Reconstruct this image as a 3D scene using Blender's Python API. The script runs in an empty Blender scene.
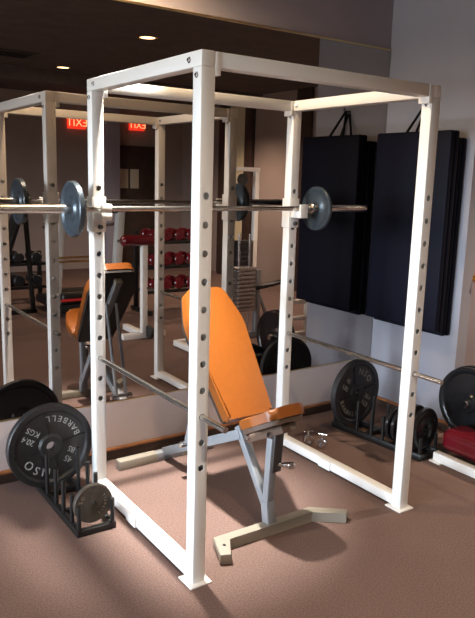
import bpy, bmesh, math
from mathutils import Vector, Matrix
C = bpy.context.scene.collection
SC = bpy.context.scene
PI = math.pi

# ------------------------------------------------------------------ materials
def srgb(r, g, b):
    f = lambda c: (c/255/12.92) if c/255 <= .04045 else ((c/255+.055)/1.055)**2.4
    return (f(r), f(g), f(b), 1)

def mat(name, col, rough=.5, metal=0, noise=0, scale=30, bump=0, bscale=200, spec=.5, emit=None, estr=0, coat=0, detail=4):
    m = bpy.data.materials.new(name); m.use_nodes = True
    nt = m.node_tree; b = nt.nodes['Principled BSDF']
    b.inputs['Base Color'].default_value = col if len(col) == 4 else (*col, 1)
    b.inputs['Roughness'].default_value = rough; b.inputs['Metallic'].default_value = metal
    b.inputs['Specular IOR Level'].default_value = spec; b.inputs['Coat Weight'].default_value = coat
    tc = nt.nodes.new('ShaderNodeTexCoord')
    if noise:
        n = nt.nodes.new('ShaderNodeTexNoise'); n.inputs['Scale'].default_value = scale; n.inputs['Detail'].default_value = detail
        nt.links.new(tc.outputs['Object'], n.inputs['Vector'])
        r = nt.nodes.new('ShaderNodeValToRGB')
        c = b.inputs['Base Color'].default_value
        r.color_ramp.elements[0].position = .3; r.color_ramp.elements[1].position = .7
        r.color_ramp.elements[0].color = (*[x*(1-noise) for x in c[:3]], 1)
        r.color_ramp.elements[1].color = (*[min(1, x*(1+noise)) for x in c[:3]], 1)
        nt.links.new(n.outputs['Fac'], r.inputs['Fac']); nt.links.new(r.outputs['Color'], b.inputs['Base Color'])
    if bump:
        n2 = nt.nodes.new('ShaderNodeTexNoise'); n2.inputs['Scale'].default_value = bscale; n2.inputs['Detail'].default_value = 3
        nt.links.new(tc.outputs['Object'], n2.inputs['Vector'])
        bp = nt.nodes.new('ShaderNodeBump'); bp.inputs['Strength'].default_value = bump; bp.inputs['Distance'].default_value = .004
        nt.links.new(n2.outputs['Fac'], bp.inputs['Height']); nt.links.new(bp.outputs['Normal'], b.inputs['Normal'])
    if emit:
        b.inputs['Emission Color'].default_value = emit if len(emit) == 4 else (*emit, 1); b.inputs['Emission Strength'].default_value = estr
    return m

def carpet():
    m = mat('carpet', (.34, .25, .21), .95, spec=.1)
    nt = m.node_tree; b = nt.nodes['Principled BSDF']
    tc = nt.nodes.new('ShaderNodeTexCoord')
    n1 = nt.nodes.new('ShaderNodeTexNoise'); n1.inputs['Scale'].default_value = 135; n1.inputs['Detail'].default_value = 6; n1.inputs['Roughness'].default_value = .7
    n2 = nt.nodes.new('ShaderNodeTexNoise'); n2.inputs['Scale'].default_value = 2.5; n2.inputs['Detail'].default_value = 3
    for n in (n1, n2): nt.links.new(tc.outputs['Object'], n.inputs['Vector'])
    r1 = nt.nodes.new('ShaderNodeValToRGB')
    r1.color_ramp.elements[0].position = .36; r1.color_ramp.elements[1].position = .64
    r1.color_ramp.elements[0].color = (.122, .079, .069, 1); r1.color_ramp.elements[1].color = (.212, .147, .131, 1)
    nt.links.new(n1.outputs['Fac'], r1.inputs['Fac'])
    r2 = nt.nodes.new('ShaderNodeValToRGB')
    r2.color_ramp.elements[0].color = (.86, .84, .84, 1); r2.color_ramp.elements[1].color = (1.1, 1.1, 1.1, 1)
    nt.links.new(n2.outputs['Fac'], r2.inputs['Fac'])
    mx = nt.nodes.new('ShaderNodeMix'); mx.data_type = 'RGBA'; mx.blend_type = 'MULTIPLY'; mx.inputs['Factor'].default_value = 1
    nt.links.new(r1.outputs['Color'], mx.inputs['A']); nt.links.new(r2.outputs['Color'], mx.inputs['B'])
    nt.links.new(mx.outputs['Result'], b.inputs['Base Color'])
    bp = nt.nodes.new('ShaderNodeBump'); bp.inputs['Strength'].default_value = .5; bp.inputs['Distance'].default_value = .006
    nt.links.new(n1.outputs['Fac'], bp.inputs['Height']); nt.links.new(bp.outputs['Normal'], b.inputs['Normal'])
    return m

M = dict(
    carpet=carpet(),
    wall=mat('wall_paint', (.33, .295, .33), .8, noise=.04, scale=3, bump=.15, bscale=90),
    lowwall=mat('lower_wall_paint', (.56, .46, .43), .8, noise=.04, scale=4, bump=.1, bscale=90),
    rwall=mat('right_wall_paint', (.30, .295, .335), .75, noise=.03, scale=3, bump=.15, bscale=90),
    rearwall=mat('far_wall_paint', (.30, .225, .19), .8, noise=.05, scale=2),
    ceil=mat('ceiling_tiles', (.11, .085, .075), .9, noise=.15, scale=6),
    litwood=mat('lit_edge_wood', (.34, .13, .045), .4, noise=.35, scale=14),  # wood toned orange for the lit top edge of the baseboards
    darkwood=mat('dark_wood', (.05, .028, .02), .5, noise=.3, scale=8),
    white=mat('white_powder_coat', (.83, .82, .79), .35, coat=.2),
    grey=mat('silver_grey_paint', (.235, .25, .27), .38, metal=.15),
    lightgrey=mat('light_grey_plastic', (.5, .5, .48), .45),
    beige=mat('beige_grey_paint', (.25, .225, .185), .45),
    orange=mat('orange_vinyl', (.22, .062, .007), .36, noise=.05, scale=40, bump=.12, bscale=350, spec=.5),
    board=mat('dark_backing_board', (.014, .012, .011), .6),
    brownboard=mat('brown_board', (.10, .06, .04), .6),
    iron=mat('black_cast_iron', (.016, .0152, .0165), .42, noise=.25, scale=60, bump=.25, bscale=260, spec=.5),
    glossiron=mat('black_enamel_iron', (.012, .012, .014), .22, noise=.2, scale=40, bump=.1, bscale=120, spec=.6),
    greyiron=mat('worn_grey_iron', (.06, .05, .04), .5, noise=.3, scale=50, bump=.25, bscale=260, metal=.2),
    blueiron=mat('grey_hammertone_iron', (.062, .08, .098), .33, metal=.5, noise=.15, scale=50),
    letter=mat('worn_white_lettering', (.36, .36, .36), .6, noise=.45, scale=90),
    dimletter=mat('worn_tan_lettering', (.24, .21, .17), .6, noise=.4, scale=90),
    chrome=mat('chrome', (.75, .75, .76), .16, metal=1),
    steel=mat('bar_steel', (.55, .53, .50), .26, metal=1, noise=.08, scale=40),
    darksteel=mat('dark_steel', (.10, .10, .105), .35, metal=.8),
    black=mat('black_paint', (.007, .0065, .0065), .42),
    rubber=mat('black_rubber', (.02, .02, .02), .7),
    navy=mat('navy_vinyl', (.004, .0045, .011), .6, bump=.1, bscale=40, spec=.12),
    navyedge=mat('navy_vinyl_edge', (.022, .028, .07), .45, spec=.4),
    strap=mat('black_strap', (.012, .012, .014), .8),
    maroon=mat('maroon_vinyl', (.12, .006, .012), .22, spec=.7),
    redpaint=mat('red_stripe', (.5, .02, .02), .4),
    brass=mat('brass', (.78, .52, .2), .25, metal=1),
    channel=mat('gold_channel', (.80, .62, .33), .3, metal=1),
    door=mat('door_paint', (.36, .30, .31), .6),
    paper=mat('paper_notice', (.62, .54, .40), .8),
    cream=mat('cream_wall', (.62, .52, .34), .8),
    exitred=mat('exit_red', (.6, .02, .01), .4, emit=(1, .045, .02), estr=1.9),
    exitletter=mat('exit_letter', (.9, .5, .3), .4, emit=(1, .42, .18), estr=3.2),
    lamp=mat('lamp_glow', (1, .8, .5), .4, emit=(1, .72, .36), estr=9),
    ventmat=mat('vent_metal', (.05, .045, .04), .6),
)
def mirror_mat():
    m = bpy.data.materials.new('mirror_glass'); m.use_nodes = True
    b = m.node_tree.nodes['Principled BSDF']
    b.inputs['Metallic'].default_value = 1; b.inputs['Roughness'].default_value = 0.0
    b.inputs['Base Color'].default_value = (.46, .42, .395, 1)
    return m
M['mirror'] = mirror_mat()

# ------------------------------------------------------------------ mesh helpers
def BM(): return bmesh.new()
def box(bm, lo, hi, bev=0, seg=2):
    lo = Vector(lo); hi = Vector(hi)
    r = bmesh.ops.create_cube(bm, size=1)
    bmesh.ops.scale(bm, vec=hi-lo, verts=r['verts']); bmesh.ops.translate(bm, vec=(lo+hi)/2, verts=r['verts'])
    if bev:
        es = list({e for v in r['verts'] for e in v.link_edges})
        bmesh.ops.bevel(bm, geom=es, offset=bev, segments=seg, affect='EDGES', profile=.5)
def frame_axes(d, up=(0, 0, 1)):
    d = Vector(d).normalized(); up = Vector(up)
    if abs(d.dot(up)) > .98: up = Vector((0, 1, 0))
    s = d.cross(up).normalized(); u = s.cross(d).normalized()
    return d, s, u
def bar(bm, a, b, w, h=None, bev=.004, up=(0, 0, 1)):
    """square tube from a to b; w across, h along 'up'"""
    h = h or w; a = Vector(a); b = Vector(b); d, s, u = frame_axes(b-a, up); L = (b-a).length
    r = bmesh.ops.create_cube(bm, size=1); vs = r['verts']
    bmesh.ops.scale(bm, vec=(w, L, h), verts=vs)
    if bev:
        es = list({e for v in vs for e in v.link_edges})
        q = bmesh.ops.bevel(bm, geom=es, offset=bev, segments=2, affect='EDGES', profile=.5)
        vs = list({v for f in q['faces'] for v in f.verts} | {v for v in vs if v.is_valid})
        seen = set(vs); st = list(vs)
        while st:
            v = st.pop()
            for e in v.link_edges:
                o = e.other_vert(v)
                if o not in seen: seen.add(o); st.append(o)
        vs = list(seen)
    m = Matrix((( s.x, d.x, u.x, 0), (s.y, d.y, u.y, 0), (s.z, d.z, u.z, 0), (0, 0, 0, 1)))
    bmesh.ops.transform(bm, matrix=Matrix.Translation((a+b)/2) @ m, verts=vs)
def lathe(bm, prof, origin=(0, 0, 0), axis=(0, 1, 0), seg=40, closed=False):
    """prof: list of (radius, distance along axis)"""
    d, s, u = frame_axes(axis); o = Vector(origin); rings = []
    for r, t in prof:
        if r <= 1e-6: rings.append([bm.verts.new(o + d*t)])
        else: rings.append([bm.verts.new(o + d*t + (s*math.cos(2*PI*k/seg) + u*math.sin(2*PI*k/seg))*r) for k in range(seg)])
    n = len(rings)
    for i in range(n if closed else n-1):
        A = rings[i]; B = rings[(i+1) % n]
        for k in range(seg):
            k2 = (k+1) % seg
            if len(A) == 1 and len(B) == 1: continue
            if len(A) == 1: bm.faces.new((A[0], B[k2], B[k]))
            elif len(B) == 1: bm.faces.new((A[k], A[k2], B[0]))
            else: bm.faces.new((A[k], A[k2], B[k2], B[k]))
def rod(bm, a, b, r, r2=None, seg=20, cap=.15):
    a = Vector(a); b = Vector(b); L = (b-a).length; r2 = r if r2 is None else r2; c = min(cap*min(r, r2), L*.3)
    lathe(bm, [(0, 0), (r-c, 0), (r, c), (r2, L-c), (r2-c, L), (0, L)], a, b-a, seg)
def tube(bm, pts, r, seg=12, closed=False):
    pts = [Vector(p) for p in pts]; n = len(pts); rings = []; prev = None
    for i, p in enumerate(pts):
        if closed: t = pts[(i+1) % n] - pts[i-1]
        else: t = pts[min(i+1, n-1)] - pts[max(i-1, 0)]
        t.normalize()
        if prev is None: _, s, u = frame_axes(t)
        else:
            s = prev - t*prev.dot(t); s.normalize(); u = s.cross(t)
        prev = s
        rings.append([bm.verts.new(p + (s*math.cos(2*PI*k/seg) + u*math.sin(2*PI*k/seg))*r) for k in range(seg)])
    for i in range(n if closed else n-1):
        A = rings[i]; B = rings[(i+1) % n]
        for k in range(seg):
            bm.faces.new((A[k], A[(k+1) % seg], B[(k+1) % seg], B[k]))
    if not closed:
        bm.faces.new(rings[0]); bm.faces.new(list(reversed(rings[-1])))
def prism(bm, outline, z0, z1, mtx=None, bev=0, seg=3):
    """outline in local xy, extruded z0..z1, then moved by mtx"""
    va = [bm.verts.new((x, y, z0)) for x, y in outline]; vb = [bm.verts.new((x, y, z1)) for x, y in outline]
    n = len(outline); fs = [bm.faces.new(list(reversed(va))), bm.faces.new(vb)]
    for i in range(n): fs.append(bm.faces.new((va[i], va[(i+1) % n], vb[(i+1) % n], vb[i])))
    vs = va + vb
    if bev:
        es = list(fs[0].edges) + list(fs[1].edges)
        q = bmesh.ops.bevel(bm, geom=es, offset=bev, segments=seg, affect='EDGES', profile=.5)
        seen = set(v for f in q['faces'] for v in f.verts); st = list(seen)
        while st:
            v = st.pop()
            for e in v.link_edges:
                o = e.other_vert(v)
                if o not in seen: seen.add(o); st.append(o)
        vs = list(seen)
    if mtx is not None: bmesh.ops.transform(bm, matrix=mtx, verts=vs)
def rounded(outline, rad, seg=6):
    """round the corners of a polygon; rad one value or one per corner"""
    n = len(outline); out = []
    for i in range(n):
        p = Vector(outline[i]); a = Vector(outline[i-1]); b = Vector(outline[(i+1) % n])
        r = rad[i] if isinstance(rad, (list, tuple)) else rad
        if r <= 0: out.append(tuple(p)); continue
        da = (a-p).normalized(); db = (b-p).normalized(); ang = da.angle(db)
        t = r/math.tan(ang/2); t = min(t, .48*(a-p).length, .48*(b-p).length)
        p0 = p+da*t; p1 = p+db*t
        for k in range(seg+1):
            s = k/seg; out.append(tuple(p0*(1-s)**2 + p*2*s*(1-s) + p1*s*s))
    return out
def text(bm, s, size, mtx, depth=.0012):
    cu = bpy.data.curves.new('t', 'FONT'); cu.body = s; cu.size = size; cu.extrude = depth; cu.align_x = 'CENTER'; cu.align_y = 'CENTER'; cu.resolution_u = 3
    o = bpy.data.objects.new('t', cu); C.objects.link(o); dg = bpy.context.evaluated_depsgraph_get(); dg.update()
    me = bpy.data.meshes.new_from_object(o.evaluated_get(dg)); me.transform(mtx); bm.from_mesh(me)
    C.objects.unlink(o); bpy.data.objects.remove(o); bpy.data.curves.remove(cu); bpy.data.meshes.remove(me)

def obj(name, bm, m, parent=None, angle=35, recalc=True):
    root = parent
    while root is not None and root.parent is not None: root = root.parent
    if root is not None and not root.get('local'):
        bmesh.ops.transform(bm, matrix=(Matrix.Translation(root.location) @ root.rotation_euler.to_matrix().to_4x4()).inverted(), verts=bm.verts)
    if recalc: bmesh.ops.recalc_face_normals(bm, faces=bm.faces)
    me = bpy.data.meshes.new(name); bm.to_mesh(me); bm.free()
    me.materials.append(M[m] if isinstance(m, str) else m)
    if angle:
        me.polygons.foreach_set('use_smooth', [True]*len(me.polygons)); me.set_sharp_from_angle(angle=math.radians(angle))
    o = bpy.data.objects.new(name, me); C.objects.link(o)
    if parent is not None: o.parent = parent
    return o
def tag(o, label, cat, group=None):
    o['label'] = label; o['category'] = cat
    if group: o['group'] = group
    return o
def thing(name, label, cat, loc=(0, 0, 0), rz=0, group=None):
    o = bpy.data.objects.new(name, None); C.objects.link(o); o.location = loc; o.rotation_euler = (0, 0, rz)
    return tag(o, label, cat, group)
def struct(name, bm, m, parent=None, angle=35):
    o = obj(name, bm, m, parent, angle)
    if parent is None: o['kind'] = 'structure'
    return o
def one(fn, *a, **k):
    bm = BM(); fn(bm, *a, **k); return bm
def dup(root, loc, label=None, group=None, rot=None):
    r = root.copy(); C.objects.link(r); r.location = loc
    if rot is not None: r.rotation_euler = rot
    if label: r['label'] = label
    if group: r['group'] = group
    for ch in list(root.children):
        c = ch.copy(); C.objects.link(c); c.parent = r
        for g in list(ch.children):
            d = g.copy(); C.objects.link(d); d.parent = c
    return r
def boolean_cut(o, cutters):
    """cut the shapes of bmesh 'cutters' out of object o"""
    me = bpy.data.meshes.new('c'); bmesh.ops.recalc_face_normals(cutters, faces=cutters.faces); cutters.to_mesh(me); cutters.free()
    c = bpy.data.objects.new('c', me); C.objects.link(c)
    md = o.modifiers.new('b', 'BOOLEAN'); md.object = c; md.operation = 'DIFFERENCE'; md.solver = 'EXACT'
    dg = bpy.context.evaluated_depsgraph_get(); dg.update()
    n = bpy.data.meshes.new_from_object(o.evaluated_get(dg)); o.modifiers.clear()
    old = o.data; o.data = n; n.name = old.name; bpy.data.meshes.remove(old)
    bpy.data.objects.remove(c); bpy.data.meshes.remove(me)
    n.polygons.foreach_set('use_smooth', [True]*len(n.polygons)); n.set_sharp_from_angle(angle=math.radians(35))

# ------------------------------------------------------------------ camera
P = [-1.304859, -2.154248, 1.655157, 0.605147, 0.191327, 0.028659, 675.34]
def camera():
    cx, cy, cz, yaw, pitch, roll, f = P
    fw = Vector((math.sin(yaw)*math.cos(pitch), math.cos(yaw)*math.cos(pitch), -math.sin(pitch)))
    r = fw.cross(Vector((0, 0, 1))).normalized(); u = r.cross(fw)
    r2 = r*math.cos(roll) + u*math.sin(roll); u2 = -r*math.sin(roll) + u*math.cos(roll)
    cd = bpy.data.cameras.new('camera'); cd.sensor_fit = 'VERTICAL'; cd.sensor_height = 36; cd.lens = f*36/618
    o = bpy.data.objects.new('camera', cd); C.objects.link(o)
    o.matrix_world = Matrix(((r2.x, u2.x, -fw.x, cx), (r2.y, u2.y, -fw.y, cy), (r2.z, u2.z, -fw.z, cz), (0, 0, 0, 1)))
    cd.clip_start = .05; SC.camera = o
camera()

W, D, S, H = 1.293, 1.060, .060, 2.10
YM = 1.360          # mirror face
XR = 2.37           # right wall
XL = -5.5; XF = 5.2; YB = -6.5; ZC = 2.95
YE = .595            # where the right wall ends

# ------------------------------------------------------------------ the setting
struct('floor', one(box, (XL-.1, YB-.1, -.1), (XF+.1, YM+.25, 0)), 'carpet')
bm = BM(); box(bm, (XL-.1, YB-.1, ZC), (XF+.1, YM+.25, ZC+.1)); struct('ceiling', bm, 'ceil')
bm = BM(); box(bm, (XL-.1, YM+.008, .36), (XR+.02, YM+.2, ZC)); struct('wall_back', bm, 'wall')
bm = BM(); box(bm, (XL-.1, YM-.004, 0), (XR+.02, YM+.2, .345)); struct('wall_lower_back', bm, 'lowwall')
bm = BM(); box(bm, (XR, YE, 0), (XR+.10, YM+.2, ZC)); struct('wall_right', bm, 'rwall')
bm = BM(); box(bm, (XR+.10, YE, 2.08), (3.25, YE+.1, ZC)); box(bm, (3.25, YE, 0), (XF, YE+.1, ZC)); struct('wall_return', bm, 'wall')
bm = BM(); box(bm, (XF, YB, 0), (XF+.1, YE+.1, ZC)); struct('wall_far_right', bm, 'rearwall')
bm = BM(); box(bm, (XL, YB-.1, 0), (XF, YB, ZC)); struct('wall_rear', bm, 'rearwall')
# left wall with three tall window openings
WZ0, WZ1 = .40, 2.45
wins = [(-1.55, -.25), (-.05, 1.25)]
bm = BM(); y = YB
for a, b in wins:
    box(bm, (XL-.1, y, 0), (XL, a, ZC)); box(bm, (XL-.1, a, 0), (XL, b, WZ0)); box(bm, (XL-.1, a, WZ1), (XL, b, ZC)); y = b
box(bm, (XL-.1, y, 0), (XL, YM+.2, ZC)); struct('wall_left', bm, 'wall')
for i, (a, b) in enumerate(wins):
    bm = BM(); t = .05
    box(bm, (XL-.09, a, WZ0), (XL-.02, a+t, WZ1), .004); box(bm, (XL-.09, b-t, WZ0), (XL-.02, b, WZ1), .004)
    box(bm, (XL-.09, a+t, WZ0), (XL-.02, b-t, WZ0+t), .004); box(bm, (XL-.09, a+t, WZ1-t), (XL-.02, b-t, WZ1), .004)
    struct('window_%d' % (i+1), bm, 'white')
# baseboards; lamplight on their top edge is painted in as a lighter orange strip
bm = BM(); box(bm, (XL, YM-.024, 0), (XR, YM-.004, .055), .002); bb_ = struct('baseboard_back', bm, 'darkwood')
bm = BM(); box(bm, (XL, YM-.030, .055), (XR, YM-.004, .072), .005); cp = struct('lit_top_edge', bm, 'litwood', bb_); cp['label'] = 'wooden top edge, coloured orange-brown as if lit'
bm = BM(); box(bm, (XR-.02, YE, 0), (XR, YM-.032, .055), .002); bb_ = struct('baseboard_right', bm, 'darkwood')
bm = BM(); box(bm, (XR-.026, YE, .055), (XR, YM-.032, .072), .005); cp = struct('lit_top_edge', bm, 'litwood', bb_); cp['label'] = 'wooden top edge, coloured orange-brown as if lit'
# door in the return wall beside the mats
d1 = struct('door_1', one(box, (XR+.105, YE+.03, .008), (3.245, YE+.07, 2.075), .003), 'door')
bm = BM(); lathe(bm, [(0, 0), (.024, 0), (.026, .004), (.012, .008), (.012, .035), (.026, .045), (.03, .06), (.024, .072), (0, .076)], (2.53, YE+.03, 1.045), (0, -1, 0), 24)
kn = obj('door_knob', bm, 'brass', None); kn.parent = d1; kn['label'] = 'brass door knob'
# rear end of the room (seen in the mirror)
d2 = struct('door_2', one(box, (3.88, YB, 0), (4.68, YB+.03, 2.17), .004), 'darkwood')
bm = BM(); box(bm, (3.58, YB, 0), (3.85, YB+.16, ZC), .005); struct('column_rear', bm, 'wall')
bm = BM(); box(bm, (XF-.05, -4.82, 0), (XF, -4.38, ZC)); struct('wall_panel', bm, 'cream')
bm = BM(); box(bm, (XF-.07, -4.37, 0), (XF, -4.17, ZC), .004); struct('column_dark', bm, 'darkwood')
bm = BM(); box(bm, (XF-.12, -5.06, 0), (XF, -4.83, ZC), .004); struct('column_far_right', bm, 'darkwood')
bm = BM(); box(bm, (XF-.05, -3.09, 0), (XF, -2.76, ZC), .004); struct('column_right', bm, 'darkwood')
bm = BM(); box(bm, (XL, -4.25, ZC-.16), (XF, -4.0, ZC), .004); struct('trim_1', bm, 'ceil')

# ------------------------------------------------------------------ wall mirror
t = thing('wall_mirror', 'large tinted wall mirror behind the white power rack', 'mirror', (.0, YM, .35))
obj('mirror_glass', one(box, (-3.0, YM, .352), (XR-.006, YM+.006, 2.555)), 'mirror', t, 0)
obj('top_channel', one(box, (-3.0, YM-.006, 2.555), (XR-.003, YM+.008, 2.567), .002), 'channel', t)
obj('bottom_channel', one(box, (-3.0, YM-.006, .345), (XR-.003, YM+.008, .352), .002), 'channel', t)

# ------------------------------------------------------------------ power rack
rack = thing('power_rack', 'tall white four-post power rack with a barbell and orange bench inside', 'power rack', (W/2, D/2, 0))
holes = [1.587 - .1075*k for k in range(11)]
def upright(x0, y0):
    bm = BM(); box(bm, (x0, y0, .006), (x0+S, y0+S, H-.056), .004)
    o = obj('upright', bm, 'white', rack)
    cb = BM()
    for z in holes: rod(cb, (x0+S/2, y0-.05, z), (x0+S/2, y0+S+.05, z), .0138, seg=20, cap=0)
    core = BM(); box(core, (x0+.004, y0+.004, .03), (x0+S-.004, y0+S-.004, H-.08)); boolean_cut(o, core)
    boolean_cut(o, cb)
    bm = BM(); box(bm, (x0-.022, y0-.022, 0), (x0+S+.022, y0+S+.022, .007), .002); obj('foot_plate', bm, 'white', o)
    return o
def bolt(parent, c, n, m='chrome', r=.008):
    bm = BM(); lathe(bm, [(0, 0), (r*1.5, 0), (r*1.5, .002), (r, .0025), (r, .007), (r*.8, .008), (0, .008)], c, n, 6)
    return obj('bolt', bm, m, parent, 20)
ups = {}
for k, (x, y) in dict(F=(0, 0), R=(W-S, 0), L=(0, D-S), B=(W-S, D-S)).items(): ups[k] = upright(x, y)
TB = .056
for x in (0, W-S):                       # side beams along the depth, on top and at the floor
    o = obj('top_side_beam', one(box, (x, 0, H-TB), (x+S, D, H), .004), 'white', rack)
    bolt(o, (x, .085, H-.028), (-1, 0, 0)); bolt(o, (x, D-.085, H-.028), (-1, 0, 0))
    bm = BM(); box(bm, (x+.002, S, .012), (x+S-.002, D-S, .062), .004); o = obj('floor_beam', bm, 'white', rack)
    obj('joint_plate', one(box, (x-.006, D*.50, .010), (x, D*.50+.10, .062), .002), 'white', o)
for y in (0, D-S):
    o = obj('top_cross_beam', one(box, (S, y, H-TB), (W-S, y+S, H-.001), .004), 'white', rack)
    for x, sx in ((S, 1), (W-S, -1)):
        bm = BM(); box(bm, (min(x, x+sx*.022), y-.002, H-TB-.028), (max(x, x+sx*.022), y+S+.002, H-.002), .002); obj('end_bracket', bm, 'white', o)
for k, (x, y) in dict(F=(0, 0), R=(W-S, 0), L=(0, D-S), B=(W-S, D-S)).items():
    bolt(ups[k], (x, y+S/2, H-.085), (-1, 0, 0))
for x, k in ((0, 'L'), (W-S, 'B')):      # hooks that carry the bar
    y = D-S; bm = BM()
    box(bm, (x-.006, y-.006, 1.375), (x, y+S+.006, 1.545), .002); box(bm, (x+S, y-.006, 1.375), (x+S+.006, y+S+.006, 1.545), .002)
    box(bm, (x, y-.008, 1.375), (x+S, y, 1.545), .002); box(bm, (x, y+S, 1.375), (x+S, y+S+.008, 1.545), .002)
    box(bm, (x+.002, y-.098, 1.436), (x+S-.002, y-.007, 1.476), .003)
    box(bm, (x+.002, y-.098, 1.470), (x+S-.002, y-.084, 1.515), .003)
    o = obj('bar_hook', bm, 'white', rack)
    rod_bm = BM(); rod(rod_bm, (x+S/2, y-.03, 1.400), (x+S/2, y-.008, 1.400), .011, seg=16); obj('hook_pin', rod_bm, 'darksteel', o)

# safety bars through the holes
zb = holes[8]
tag(obj('safety_bar', one(rod, (S/2, -.17, zb), (S/2, D+.06, zb), .012), 'steel'), 'round steel safety bar across the left side of the rack, near the small plate', 'safety bar', 'safety bars of the power rack')
tag(obj('safety_bar', one(rod, (W-S/2, -.17, zb), (W-S/2, D+.06, zb), .012), 'steel'), 'round steel safety bar across the right side of the rack, below the dark mat', 'safety bar', 'safety bars of the power rack')

# ------------------------------------------------------------------ barbell
BY, BZ = .945, 1.4905
bb = thing('barbell', 'long steel barbell resting on the hooks of the white rack', 'barbell', (.64, BY, BZ))
obj('shaft', one(rod, (-.06, BY, BZ), (1.34, BY, BZ), .0138, seg=24), 'steel', bb)
for s in (-1, 1):
    x = .64 + s*.70
    obj('collar', one(rod, (x, BY, BZ), (x+s*.025, BY, BZ), .033, seg=28), 'steel', bb)
    obj('sleeve', one(rod, (x+s*.025, BY, BZ), (.64+s*1.16, BY, BZ), .0215, seg=28, cap=.4), 'steel', bb)

# ------------------------------------------------------------------ weight plates
def plate_profile(R, T, hole, hub, rim=.87, web=.5):
    h = T/2
    return [(hole, -h), (hub, -h), (hub+.012, -h*web), (R*rim-.012, -h*web), (R*rim, -h*.97), (R-.004, -h), (R, -h+.004),
            (R, h-.004), (R-.004, h), (R*rim, h*.97), (R*rim-.012, h*web), (hub+.012, h*web), (hub, h), (hole, h)]
def arc_text(bm, s, size, rad, a0, step, yface, bottom=False):
    n = len(s)
    for i, ch in enumerate(s):
        a = a0 + ((i-(n-1)/2)*step if bottom else -(i-(n-1)/2)*step)
        rot = a - PI/2 if not bottom else a + PI/2
        m = Matrix.Translation((rad*math.cos(a), yface, rad*math.sin(a))) @ Matrix.Rotation(-rot, 4, 'Y') @ Matrix.Rotation(PI/2, 4, 'X')
        text(bm, ch, size, m)
def flat_text(bm, s, size, x, z, yface):
    text(bm, s, size, Matrix.Translation((x, yface, z)) @ Matrix.Rotation(PI/2, 4, 'X'))
def plate(label, c, rot, R, T, m='iron', hole=.0262, hub=.05, lettering=None, ribs=False, lm='letter', group=None, cat='weight plate', web=.5, seg=72):
    """disc whose face looks along local -Y"""
    bm = BM(); lathe(bm, plate_profile(R, T, hole, hub, web=web), (0, 0, 0), (0, 1, 0), seg, closed=True)
    if ribs:
        for k in range(4):
            a = PI/4 + k*PI/2
            bar(bm, ((hub+.004)*math.cos(a), -T/2*.6, (hub+.004)*math.sin(a)), ((R*.87-.004)*math.cos(a), -T/2*.6, (R*.87-.004)*math.sin(a)), .004, T*.3, .001, up=(0, 1, 0))
    o = obj('weight_plate', bm, m); o.location = c; o.rotation_euler = rot
    tag(o, label, cat, group)
    o['local'] = True
    if lettering:
        bm = BM(); lettering(bm, -T/2*web-.0006); obj('raised_lettering', bm, lm, o, 0)
    return o
def letters45(bm, y):
    arc_text(bm, 'NSO', .062, .142, PI/2, math.radians(21), y)
    arc_text(bm, 'BARBELL', .045, .150, -PI/2, math.radians(12.5), y, bottom=True)
    flat_text(bm, '45', .046, -.125, .026, y); flat_text(bm, 'LBS', .042, -.125, -.026, y)
    flat_text(bm, '20.4', .042, .125, .024, y); flat_text(bm, 'KGS', .042, .125, -.026, y)
def letters_small(bm, y):
    arc_text(bm, 'NSO', .024, .062, PI/2, math.radians(20), y); arc_text(bm, 'BARBELL', .018, .063, -PI/2, math.radians(15), y, bottom=True)

# left rack of plates
Tl = thing('plate_rack', 'low black plate rack with upright pegs on the carpet left of the power rack', 'plate rack', (-.168, .955, 0), math.radians(0))
bx0, bx1, by0, by1 = -.262, -.068, .598, 1.315
bm = BM(); box(bm, (bx0, by0, 0), (bx0+.028, by1, .034), .003); box(bm, (bx1-.028, by0, 0), (bx1, by1, .034), .003)
for y in (by0, by0+.23, by0+.46, by1-.03): box(bm, (bx0+.028, y, 0), (bx1-.028, y+.03, .030), .002)
obj('base', bm, 'black', Tl)
pegY = [(.612, .150), (.700, .175), (.812, .20), (.915, .22), (1.045, .25), (1.168, .25), (1.285, .25)]
for y, h in pegY:
    for x in (bx0+.014, bx1-.014):
        obj('peg', one(rod, (x, y, .033), (x, y, h), .0105, seg=14), 'black', Tl)
R45 = .225
plate('big black 45 pound plate with white letters, in the left plate rack', (-.203, 1.12, R45+.035), (math.radians(0), math.radians(-147), 0), R45, .042, 'iron', hub=.055, lettering=letters45, ribs=True, group='big lettered 45 pound plates')
plate('small brown-grey plate at the front end of the left plate rack', (-.163, .655, .095+.033), (0, math.radians(-75), 0), .0955, .026, 'greyiron', hole=.0155, hub=.032, lettering=letters_small, lm='dimletter', web=.45)

# right rack of plates
rzr = math.radians(5)
def RL(x, y, z):      # local (across, along, up) -> world for the right rack
    v = Matrix.Rotation(rzr, 4, 'Z') @ Vector((x, y, z)); return Vector((1.875+v.x, .735+v.y, v.z))
Tr = thing('plate_rack', 'low black plate rack against the grey wall under the dark mats', 'plate rack', (1.875, .735, 0), rzr)
Tr['local'] = True
bm = BM(); hw = .095; hl = .365
box(bm, (-hw, -hl, 0), (-hw+.028, hl, .04), .003); box(bm, (hw-.028, -hl, 0), (hw, hl, .04), .003)
for y in (-hl, -hl+.23, .08, hl-.03): box(bm, (-hw+.028, y, 0), (hw-.028, y+.03, .034), .002)
obj('base', bm, 'black', Tr)
for y, h in ((-.345, .14), (-.268, .155), (-.19, .175), (-.062, .20), (.03, .22), (.15, .24), (.345, .24)):
    for x in (-hw+.014, hw-.014): obj('peg', one(rod, (x, y, .038), (x, y, h), .0105, seg=14), 'black', Tr)
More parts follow.
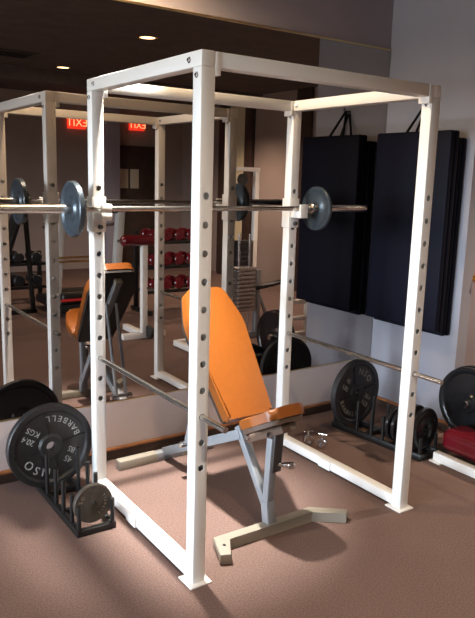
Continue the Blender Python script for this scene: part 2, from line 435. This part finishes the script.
plate('big black 45 pound plate with grey letters, standing in the right plate rack', RL(.0, .25, R45+.034), (0, math.radians(35), rzr), R45, .042, 'iron', hub=.055, lettering=letters45, ribs=True, lm='dimletter', group='big lettered 45 pound plates')
for (y, r, T, lab) in ((-.105, .112, .026, 'small black plate in the right rack, the far one of two small plates'), (-.150, .112, .026, 'small black plate in the right rack, just left of the right post'),
                       (-.232, .135, .028, 'black plate in the right rack, mostly hidden behind the right post'), (-.305, .135, .028, 'black plate at the near end of the right plate rack')):
    plate(lab, RL(0, y, r+.036), (0, 0, rzr), r, T, 'glossiron', hub=.04, group='smaller plates in the right rack', web=.45, seg=56)

# plates on the bar
rx = (0, 0, -PI/2)
plate('blue-grey round plate on the left end of the barbell, by the left hook', (-.125, BY, BZ-.0006), rx, .131, .030, 'blueiron', hole=.0222, hub=.05, group='grey plates on the barbell', web=.4)
plate('blue-grey round plate on the right end of the barbell, against the dark mats', (1.392, BY, BZ-.0006), rx, .130, .022, 'blueiron', hole=.0222, hub=.05, group='grey plates on the barbell', web=.4)

# ------------------------------------------------------------------ adjustable bench (built along its own y axis)
bn = thing('weight_bench', 'orange adjustable incline bench on a grey frame inside the white rack', 'bench', (.535, .20, 0), math.radians(1))
bn['local'] = True
FH = .05
fo = [(-.358, -.127), (-.312, -.147), (-.252, -.037), (.238, -.048), (.368, -.156), (.412, -.124), (.262, .002), (-.303, .013)]
bm = BM(); prism(bm, fo, 0, FH, None, .004, 2); ff = obj('front_foot', bm, 'beige', bn)
obj('foot_bolt', one(rod, (-.30, -.07, FH-.001), (-.30, -.07, FH+.004), .006, seg=12), 'darksteel', ff)
RFY = .995
obj('rear_foot', one(bar, (-.30, RFY, .028), (.32, RFY, .028), .048, .05), 'grey', bn)
for a, b in ((-.31, -.065), (.10, .33)):
    obj('foot_sleeve', one(box, (a, RFY-.028, .0), (b, RFY+.028, .058), .008, 3), 'beige', bn)
obj('backbone', one(bar, (0, .225, .415), (0, .985, .050), .05, .05), 'grey', bn)
obj('post', one(bar, (0, -.012, .045), (0, .008, .15), .05, .05, up=(0, 1, 0)), 'grey', bn)
obj('rear_strut', one(bar, (0, .005, .12), (0, .252, .448), .042, .042, up=(0, 1, 0)), 'grey', bn)
fs = obj('front_strut', one(bar, (0, .008, .12), (0, -.012, .475), .040, .040, up=(0, 1, 0)), 'grey', bn)
bm = BM(); lathe(bm, [(0, 0), (.009, 0), (.009, .03), (.013, .034), (.013, .05), (.017, .054), (.017, .078), (.012, .084), (0, .084)], (.018, -.03, .345), (.85, -.5, -.1), 20)
obj('pull_pin', bm, 'chrome', fs)
obj('adjuster_tube', one(bar, (.012, -.012, .31), (.012, -.028, .53), .052, .05, up=(0, 1, 0)), 'darksteel', bn)
def pad_matrix(origin, u, n):
    u = Vector(u).normalized(); n = Vector(n).normalized(); x = u.cross(n)
    return Matrix(((x.x, u.x, n.x, origin[0]), (x.y, u.y, n.y, origin[1]), (x.z, u.z, n.z, origin[2]), (0, 0, 0, 1)))
a = math.radians(51.5); a0 = Vector((.006, .166, .528))
ub = Vector((0, math.cos(a), math.sin(a))); nb = Vector((0, -math.sin(a), math.cos(a)))
mb = pad_matrix(a0, ub, nb)
ol = rounded([(-.132, 0), (.132, 0), (.170, .52), (.112, .716), (-.112, .716), (-.170, .52)], [.02, .02, .28, .06, .06, .28], 9)
bm = BM(); prism(bm, ol, -.054, 0, mb, .018, 4); obj('backrest', bm, 'orange', bn, 50)
ol2 = rounded([(-.129, .004), (.129, .004), (.166, .515), (.108, .708), (-.108, .708), (-.166, .515)], [.02, .02, .14, .04, .04, .14], 7)
bm = BM(); prism(bm, ol2, -.078, -.0535, mb, .003, 2); obj('backing_board', bm, 'board', bn)
bm = BM(); bar(bm, a0+ub*.02-nb*.098, a0+ub*.62-nb*.098, .045, .04); br_ = obj('back_rail', bm, 'grey', bn)
obj('rail_cap', one(bar, a0+ub*.62-nb*.098, a0+ub*.655-nb*.098, .05, .044), 'beige', br_)
for sx in (-1, 1):
    obj('support_strut', one(bar, (sx*.035, .70, .205), a0+ub*.44-nb*.11+Vector((sx*.035, 0, 0)), .014, .03), 'grey', bn)
obj('support_roller', one(rod, (-.075, .70, .205), (.075, .70, .205), .018), 'chrome', bn)
s_ = math.radians(28); b0 = Vector((.008, .10, .490))
us = Vector((0, -math.cos(s_), math.sin(s_))); ns = Vector((0, math.sin(s_), math.cos(s_)))
ms = pad_matrix(b0, us, ns)
ol = rounded([(-.125, 0), (.125, 0), (.132, .12), (.095, .262), (-.095, .262), (-.132, .12)], [.04, .04, .12, .06, .06, .12], 8)
dense = []
for k in range(len(ol)):                       # extra points along the straight runs so that the pad can be crowned
    p0 = Vector(ol[k]); p1 = Vector(ol[(k+1) % len(ol)]); n = max(1, int((p1-p0).length/.02))
    dense += [tuple(p0.lerp(p1, q/n)) for q in range(n)]
bm = BM(); prism(bm, dense, .002, .042, None, .0185, 5)
for v in bm.verts: v.co.z += .014*(1-min(1, (v.co.x/.132)**2)) * max(0, min(1, v.co.z/.02))
bmesh.ops.transform(bm, matrix=ms, verts=bm.verts); obj('seat', bm, 'orange', bn, 60)
ol = rounded([(-.12, .012), (.12, .012), (.12, .12), (.085, .245), (-.085, .245), (-.12, .12)], [.03, .03, .1, .04, .04, .1], 6)
bm = BM(); prism(bm, ol, -.020, .003, ms, .002, 1); obj('seat_board', bm, 'brownboard', bn)
obj('seat_rail', one(bar, b0-us*.10-ns*.042, b0+us*.20-ns*.042, .05, .04), 'brownboard', bn)
obj('pivot_bolt', one(rod, (-.036, .15, .425), (.036, .15, .425), .016), 'chrome', bn)
obj('pivot_bolt', one(rod, (-.036, -.022, .495), (.036, -.022, .495), .015), 'chrome', bn)
obj('stop_block', one(box, (.03, -.085, .525), (.075, -.055, .56), .004), 'beige', bn)

# ------------------------------------------------------------------ bar collars on the floor
def bar_collar(label, c, rz):
    t = thing('bar_collar', label, 'bar collar', c, rz, 'chrome collars on the carpet'); t['local'] = True
    bm = BM(); lathe(bm, [(.0165, 0), (.03, 0), (.032, .003), (.032, .033), (.03, .036), (.0165, .036)], (-.018, 0, .032), (1, 0, 0), 28, closed=True); obj('ring', bm, 'chrome', t)
    bm = BM(); rod(bm, (0, .0, .060), (0, .0, .088), .007); rod(bm, (0, -.03, .092), (0, .03, .092), .0055); obj('screw_handle', bm, 'chrome', t)
bar_collar('chrome bar collar on the carpet behind the right floor beam, the nearer of two', (1.44, .835, 0), .5)
bar_collar('chrome bar collar on the carpet behind the right floor beam, the one nearer the mirror', (1.395, .915, 0), 1.2)

# ------------------------------------------------------------------ hanging exercise mats
def hung_mat(label, x0, x1, y0, y1, z0, z1, hz, hx):
    t = thing('exercise_mat', label, 'exercise mat', ((x0+x1)/2, (y0+y1)/2, z0), 0, 'folded mats hung on the right wall')
    n = 2; w = (x1-x0)/n
    for k in range(n):
        obj('mat_panel', one(box, (x0+k*w+.001, y0, z0), (x0+(k+1)*w-.001, y1, z1), .012, 3), 'navy' if k else 'navy', t, 50)
    bm = BM(); ym = (y0+y1)/2+.02
    for s in (-1, 1): bar(bm, ((x0+x1)/2, ym+s*.075, z1-.012), (hx, ym+s*.006, hz), .005, .022, .001, up=(1, 0, 0))
    obj('hanging_strap', bm, 'strap', t)
    return t
hung_mat('navy folded exercise mat hung on the right wall, the front one of two', 2.195, 2.282, .645, 1.275, .70, 1.985, 2.165, XR-.042)
hung_mat('navy folded exercise mat hung flat against the wall behind the front mat', 2.286, 2.366, .655, 1.285, .665, 1.945, 2.155, XR-.018)
bm = BM(); rod(bm, (XR-.001, .98, 2.17), (XR-.06, .98, 2.17), .008); rod(bm, (XR-.058, .98, 2.168), (XR-.062, .98, 2.20), .008)
tag(obj('wall_hook', bm, 'darksteel'), 'dark metal hook on the right wall holding the mat straps', 'hook')

# ------------------------------------------------------------------ weight machine at the right edge
wm = thing('weight_machine', 'white framed weight machine with a low maroon pad at the right edge', 'weight machine', (2.05, 0, 0))
bm = BM(); bar(bm, (1.915, .335, .032), (1.915, -.85, .032), .05, .055); obj('base_rail', bm, 'white', wm)
bm = BM(); bar(bm, (2.20, .345, .032), (2.20, -.85, .032), .05, .055); obj('base_rail', bm, 'white', wm)
bm = BM(); bar(bm, (1.94, -.83, .032), (2.175, -.83, .032), .05, .055); obj('cross_rail', bm, 'white', wm)
obj('cross_rail', one(bar, (1.94, -.2, .032), (2.175, -.2, .032), .05, .05), 'white', wm)
obj('foot_plate', one(box, (1.872, .27, 0), (1.958, .348, .008), .002), 'white', wm)
bm = BM(); box(bm, (1.945, -.50, .062), (2.15, .340, .20), .05, 6); obj('pad', bm, 'maroon', wm, 60)
bm = BM(); box(bm, (1.99, -.22, .055), (2.11, -.18, .068)); obj('pad_bracket', bm, 'white', wm)
fr = BM()
for x in (2.36, 2.58): bar(fr, (x, .345, 0), (x, .345, .62), .04, .04, up=(0, 1, 0))
for z in (.60, .45, .309): bar(fr, (2.36, .345, z), (2.58, .345, z), .035, .035)
bar(fr, (2.2, .345, .035), (2.60, .345, .035), .04, .05)
obj('rear_frame', fr, 'white', wm)
obj('plate_horn', one(rod, (2.37, .345, .3085), (2.165, .345, .3085), .0236, seg=24), 'chrome', wm)
plate('big black plate hung on the horn of the machine at the right edge, outer one', (2.215, .345, .308), rx, .228, .036, 'glossiron', hole=.0245, hub=.05, group='plates on the machine horn', web=.5)
plate('big black plate on the machine horn at the right edge, nearer the wall', (2.258, .345, .308), rx, .234, .036, 'glossiron', hole=.0245, hub=.05, group='plates on the machine horn', web=.5)

# ------------------------------------------------------------------ things seen only in the mirror, plus unseen fill lamps
def exit_sign(label, x0, x1, z0, z1):
    t = thing('exit_sign', label, 'exit sign', ((x0+x1)/2, YB, z0), 0, 'lit exit signs')
    obj('housing', one(box, (x0, YB+.001, z0), (x1, YB+.06, z1), .006), 'exitred', t)
    bm = BM(); text(bm, 'EXIT', (z1-z0)*.92, Matrix.Translation(((x0+x1)/2, YB+.061, (z0+z1)/2)) @ Matrix.Rotation(PI, 4, 'Z') @ Matrix.Rotation(PI/2, 4, 'X'), .002)
    obj('letters', bm, 'exitletter', t, 0)
exit_sign('red exit sign in the mirror, left one, beside the grey column', 2.95, 3.27, 2.40, 2.60)
exit_sign('red exit sign in the mirror, right one, above the dark door', 4.09, 4.38, 2.44, 2.62)
for x in (3.98, 4.19):
    tag(obj('wall_notice', one(box, (x-.085, YB+.031, 1.42), (x+.085, YB+.034, 1.76), .0005), 'paper'), 'pale paper notice on the dark door, %s of the pair in the mirror' % ('left' if x < 4.1 else 'right'), 'notice', 'paper notices on the door')
def downlight(label, x, y):
    t = thing('ceiling_light', label, 'ceiling light', (x, y, ZC), 0, 'recessed ceiling lights'); t['local'] = True
    bm = BM(); lathe(bm, [(.075, -.002), (.10, -.002), (.105, -.008), (.10, -.012), (.078, -.010)], (0, 0, 0), (0, 0, 1), 36, closed=True); obj('trim_ring', bm, 'brass', t)
    bm = BM(); lathe(bm, [(0, -.005), (.074, -.005), (.074, -.001), (0, -.001)], (0, 0, 0), (0, 0, 1), 36); obj('lens', bm, 'lamp', t)
DL = [(-.15, -2.2, 'added unseen fill downlight in the middle of the gym, facing the rack'), (-.75, -.35, 'added unseen warm fill downlight left of the rack above the plate rack'), (3.95, -.45, 'added unseen fill downlight over the far right of the gym'), (3.95, -3.65, 'added unseen fill downlight at the far right rear corner'),  # added fill lamps, out of view: warm the post fronts, brighten far walls
      (1.80, -1.25, 'round warm ceiling downlight in the mirror, the larger one near the mirror top'), (1.85, -3.65, 'round warm ceiling downlight in the mirror, the smaller farther one'),
      (.16, .86, 'ceiling downlight above the rack close to the mirror wall')]
for x, y, l in DL: downlight(l, x, y)
vt = thing('ceiling_vent', 'dark square air vent in the ceiling, seen at the top left of the mirror', 'vent', (1.0, -3.1, ZC)); vt['local'] = True
bm = BM()
for s in (-1, 1): box(bm, (s*.28-.02, -.22, -.012), (s*.28+.02, .22, -.001)); box(bm, (-.26, s*.20-.02, -.012), (.26, s*.20+.02, -.001))
obj('frame', bm, 'ventmat', vt)
bm = BM()
for k in range(9): box(bm, (-.26, -.165+k*.04, -.010), (.26, -.150+k*.04, -.001))
obj('louvres', bm, 'black', vt)

# treadmill
tm = thing('treadmill', 'grey treadmill with slanted uprights and a red stripe, left in the mirror', 'treadmill', (1.72, -2.9, 0))
bm = BM(); box(bm, (1.36, -3.45, .06), (2.06, -2.55, .16), .02); obj('deck', bm, 'black', tm)
obj('belt', one(box, (1.46, -3.42, .16), (1.96, -2.75, .166)), 'rubber', tm)
bm = BM(); box(bm, (1.38, -2.95, .16), (2.04, -2.55, .30), .04, 3); obj('motor_hood', bm, 'black', tm)
bm = BM(); box(bm, (1.36, -2.545, .20), (2.06, -2.535, .23), .002); obj('stripe', bm, 'redpaint', tm)
for x in (1.33, 2.07):
    bm = BM(); bar(bm, (x, -2.66, .05), (x+.13, -2.75, 1.25), .09, .11, .01, up=(0, 1, 0)); obj('upright', bm, 'lightgrey', tm)
bm = BM(); box(bm, (1.44, -2.9, 1.20), (2.22, -2.7, 1.32), .03, 3); obj('console', bm, 'black', tm)
for x in (1.45, 2.19):
    bm = BM(); tube(bm, [(x, -2.75, 1.12), (x, -2.95, 1.05), (x, -3.35, 1.0)], .018); obj('handrail', bm, 'steel', tm)

for z in (.70, .655):
    obj('crossbar', one(rod, (1.36, -2.62, z), (1.78, -2.62, z), .012), 'brass', tm)

# slanted black board left in the mirror
ib = thing('incline_board', 'black slanted exercise board leaning up on its stand, far left in the mirror', 'exercise bench', (1.05, -3.05, 0))
obj('board', one(bar, (.84, -3.05, .58), (1.13, -3.05, 1.42), .30, .055, .012, (1, 0, 0)), 'black', ib)
obj('stand', one(bar, (1.13, -3.05, 1.30), (1.20, -3.05, 0), .05, .05, .004, (0, 1, 0)), 'black', ib)
obj('stand', one(bar, (.86, -3.05, .60), (.80, -3.05, 0), .05, .05, .004, (0, 1, 0)), 'black', ib)
obj('floor_rail', one(bar, (.76, -3.05, .025), (1.24, -3.05, .025), .05, .05), 'black', ib)

# dumbbell racks with dumbbells
def dumbbell(m='iron', r=.075, L=.30):
    o = bpy.data.objects.new('dumbbell', None); C.objects.link(o); o['local'] = True
    obj('handle', one(rod, (-L/2+.09, 0, 0), (L/2-.09, 0, 0), .014, seg=12), 'chrome', o)
    for s in (-1, 1):
        bm = BM(); lathe(bm, [(0, 0), (r*.85, 0), (r, .012), (r, .078), (r*.85, .09), (r*.4, .09), (r*.4, .095), (0, .095)], (s*(L/2-.095), 0, 0), (s, 0, 0), 18); obj('head', bm, m, o)
    return o
def db_rack(label, x0, x1, y, zs, dbm, dblabel, group, n, rname):
    t = thing('dumbbell_rack', label, 'dumbbell rack', ((x0+x1)/2, y, 0), 0)
    for x in (x0, x1):
        bm = BM(); bar(bm, (x, y-.15, 0), (x, y-.15, zs[-1]+.12), .05, .05, up=(0, 1, 0)); bar(bm, (x, y-.25, .025), (x, y+.25, .025), .05, .05); obj('side_frame', bm, 'black', t)
    for z in zs:
        bm = BM(); box(bm, (x0, y-.16, z-.035), (x1, y-.12, z), .003); box(bm, (x0, y+.10, z-.035), (x1, y+.14, z), .003)
        for x in (x0+.03, x1-.03): box(bm, (x-.02, y-.12, z-.034), (x+.02, y+.10, z-.002))
        obj('shelf', bm, 'black', t)
    proto = dumbbell(dbm, .07); first = True
    names = ['lowest', 'middle', 'top']
    for j, z in enumerate(zs):
        for k in range(n):
            xx = x0+.12+(x1-x0-.24)*k/(n-1); loc = (xx, y-.01, z+.071); r = (0, 0, PI/2)
            row = 'bottom' if j == 0 else ('top' if j == len(zs)-1 else 'middle')
            lab = '%s, %s shelf of %s, %s from the left' % (dblabel, row, rname, ['fifth', 'fourth', 'third', 'second', 'first'][k+5-n])
            if first: o = proto; o.location = loc; o.rotation_euler = r; tag(o, lab, 'dumbbell', group); first = False
            else: o = dup(proto, loc, lab, group, r)
db_rack('black two-tier dumbbell rack seen low at the left edge of the mirror', .66, 1.58, -3.80, (.22, .52), 'iron', 'black dumbbell', 'dumbbells on the two-tier rack', 4, 'the two-tier rack')
db_rack('dark three-tier dumbbell rack seen in the middle of the mirror', 2.36, 3.28, -2.5, (.28, .58, .88), 'maroon', 'dark red dumbbell', 'dumbbells on the three-tier rack', 5, 'the three-tier rack')

# roller bench on a white post
rb = thing('roller_bench', 'white post machine with maroon roller pads, mid-left in the mirror', 'exercise machine', (1.80, -1.3, 0))
obj('post', one(bar, (1.79, -1.30, .05), (1.79, -1.30, .97), .06, .06, up=(0, 1, 0)), 'white', rb)
bm = BM(); rod(bm, (1.54, -1.30, 1.01), (1.95, -1.30, 1.01), .055, seg=24, cap=.4); obj('roller_pad', bm, 'maroon', rb)
obj('axle', one(rod, (1.50, -1.30, 1.01), (1.99, -1.30, 1.01), .014), 'chrome', rb)
bm = BM(); bar(bm, (1.55, -1.30, .03), (2.03, -1.30, .03), .06, .06); bar(bm, (1.79, -1.33, .03), (1.79, -1.75, .03), .06, .06); obj('base', bm, 'white', rb)
obj('wheel', one(rod, (1.80, -1.235, .07), (1.85, -1.235, .07), .07, seg=24), 'rubber', rb)

# cable tower
ct = thing('cable_tower', 'white cable tower with a dark weight stack, right of centre in the mirror', 'cable machine', (3.55, -2.1, 0))
for x in (3.33, 3.71): obj('post', one(bar, (x, -2.05, 0), (x, -2.05, 1.74), .06, .06, up=(0, 1, 0)), 'white', ct)
obj('top_beam', one(bar, (3.29, -2.05, 1.765), (3.75, -2.05, 1.765), .06, .05), 'white', ct)
bm = BM()
for k in range(14): box(bm, (3.42, -2.11, .06+k*.06), (3.62, -1.99, .06+k*.06+.055), .003)
obj('weight_stack', bm, 'iron', ct)
bm = BM(); rod(bm, (3.52, -2.05, .9), (3.52, -2.05, 1.74), .006); obj('cable', bm, 'rubber', ct)
bm = BM(); lathe(bm, [(.01, -.012), (.07, -.015), (.06, 0), (.07, .015), (.01, .012)], (3.47, -2.0, 1.64), (0, 1, 0), 24, closed=True); obj('pulley', bm, 'rubber', ct)

# chrome stack machine with a loop handle
sm = thing('stack_machine', 'machine with chrome stacked weights and a black loop handle in the mirror', 'exercise machine', (2.8, -.8, 0))
bm = BM()
for k in range(11): box(bm, (2.58, -.88, .30+k*.042), (2.79, -.72, .30+k*.042+.034), .004)
obj('weight_stack', bm, 'steel', sm)
for x in (2.62, 2.75): obj('guide_rod', one(rod, (x, -.80, .0), (x, -.80, 1.1), .011), 'chrome', sm)
bm = BM(); bar(bm, (2.5, -.8, .03), (3.15, -.8, .03), .06, .06); bar(bm, (2.86, -.8, .06), (2.86, -.8, .72), .06, .06, up=(0, 1, 0)); bar(bm, (2.88, -.82, .5), (3.08, -.82, .06), .03, .03); obj('frame', bm, 'grey', sm)
pts = []
for k in range(25):
    a = 2*PI*k/24
    pts.append((3.03+.20*math.cos(a), -.80+.09*math.sin(a), .55+.035*math.cos(a-.6)))
bm = BM(); tube(bm, pts[:-1], .021, 12, closed=True); obj('loop_handle', bm, 'black', sm)

# ------------------------------------------------------------------ light
w = bpy.data.worlds.new('sky'); SC.world = w; w.use_nodes = True
bg = w.node_tree.nodes['Background']; bg.inputs[1].default_value = 80
nt = w.node_tree; tc = nt.nodes.new('ShaderNodeTexCoord'); sp = nt.nodes.new('ShaderNodeSeparateXYZ'); rp = nt.nodes.new('ShaderNodeValToRGB')
nt.links.new(tc.outputs['Generated'], sp.inputs['Vector']); nt.links.new(sp.outputs['Z'], rp.inputs['Fac']); nt.links.new(rp.outputs['Color'], bg.inputs[0])
e = rp.color_ramp.elements; e[0].position = 0; e[0].color = (.14, .14, .135, 1); e[1].position = .03; e[1].color = (.76, .88, 1, 1)      # dark ground, bright hazy horizon, dimmer zenith
q = e.new(.14); q.color = (.76, .88, 1, 1); q = e.new(.24); q.color = (.16, .18, .21, 1)
for a, b in wins:
    l = bpy.data.lights.new('window_portal', 'AREA'); l.shape = 'RECTANGLE'; l.size = WZ1-WZ0-.1; l.size_y = b-a-.1
    l.cycles.is_portal = True
    o = bpy.data.objects.new('window_portal', l); C.objects.link(o); o.location = (XL-.06, (a+b)/2, (WZ0+WZ1)/2); o.rotation_euler = (0, -PI/2, 0)
def spot(x, y, e, ang, blend, col=(1, .74, .46), rad=.04, aim=None):
    l = bpy.data.lights.new('downlight_beam', 'SPOT'); l.energy = e; l.spot_size = math.radians(ang); l.spot_blend = blend; l.color = col; l.shadow_soft_size = rad
    o = bpy.data.objects.new('downlight_beam', l); C.objects.link(o); o.location = (x, y, ZC-.03)
    if aim is not None: o.rotation_euler = (Vector(aim)-o.location).to_track_quat('-Z', 'Y').to_euler()
spot(.16, .86, 1400, 38, 1, (1, .95, .87), .05, (.26, .64, 0)); spot(.16, .86, 95, 168, .5, (1, .72, .42))
spot(-.75, -.35, 60, 80, 1, (1, .62, .32)); spot(-.15, -2.2, 165, 100, 1, (1, .80, .60), .04, (.1, -.6, 0))  # warm fill from the added lamps in front of the rack
spot(1.80, -1.25, 35, 70, 1); spot(1.85, -3.65, 170, 90, 1); spot(3.95, -.45, 430, 130, .8, (1, .8, .62)); spot(3.95, -3.65, 480, 130, .8, (1, .8, .62))  # the far-right pair is added fill for the far walls

vs = SC.view_settings; vs.view_transform = 'Standard'; vs.look = 'None'; vs.exposure = 0; vs.gamma = 1; vs.use_curve_mapping = False
SC.cycles.use_denoising = True
SC.cycles.max_bounces = 10; SC.cycles.glossy_bounces = 6; SC.cycles.diffuse_bounces = 5
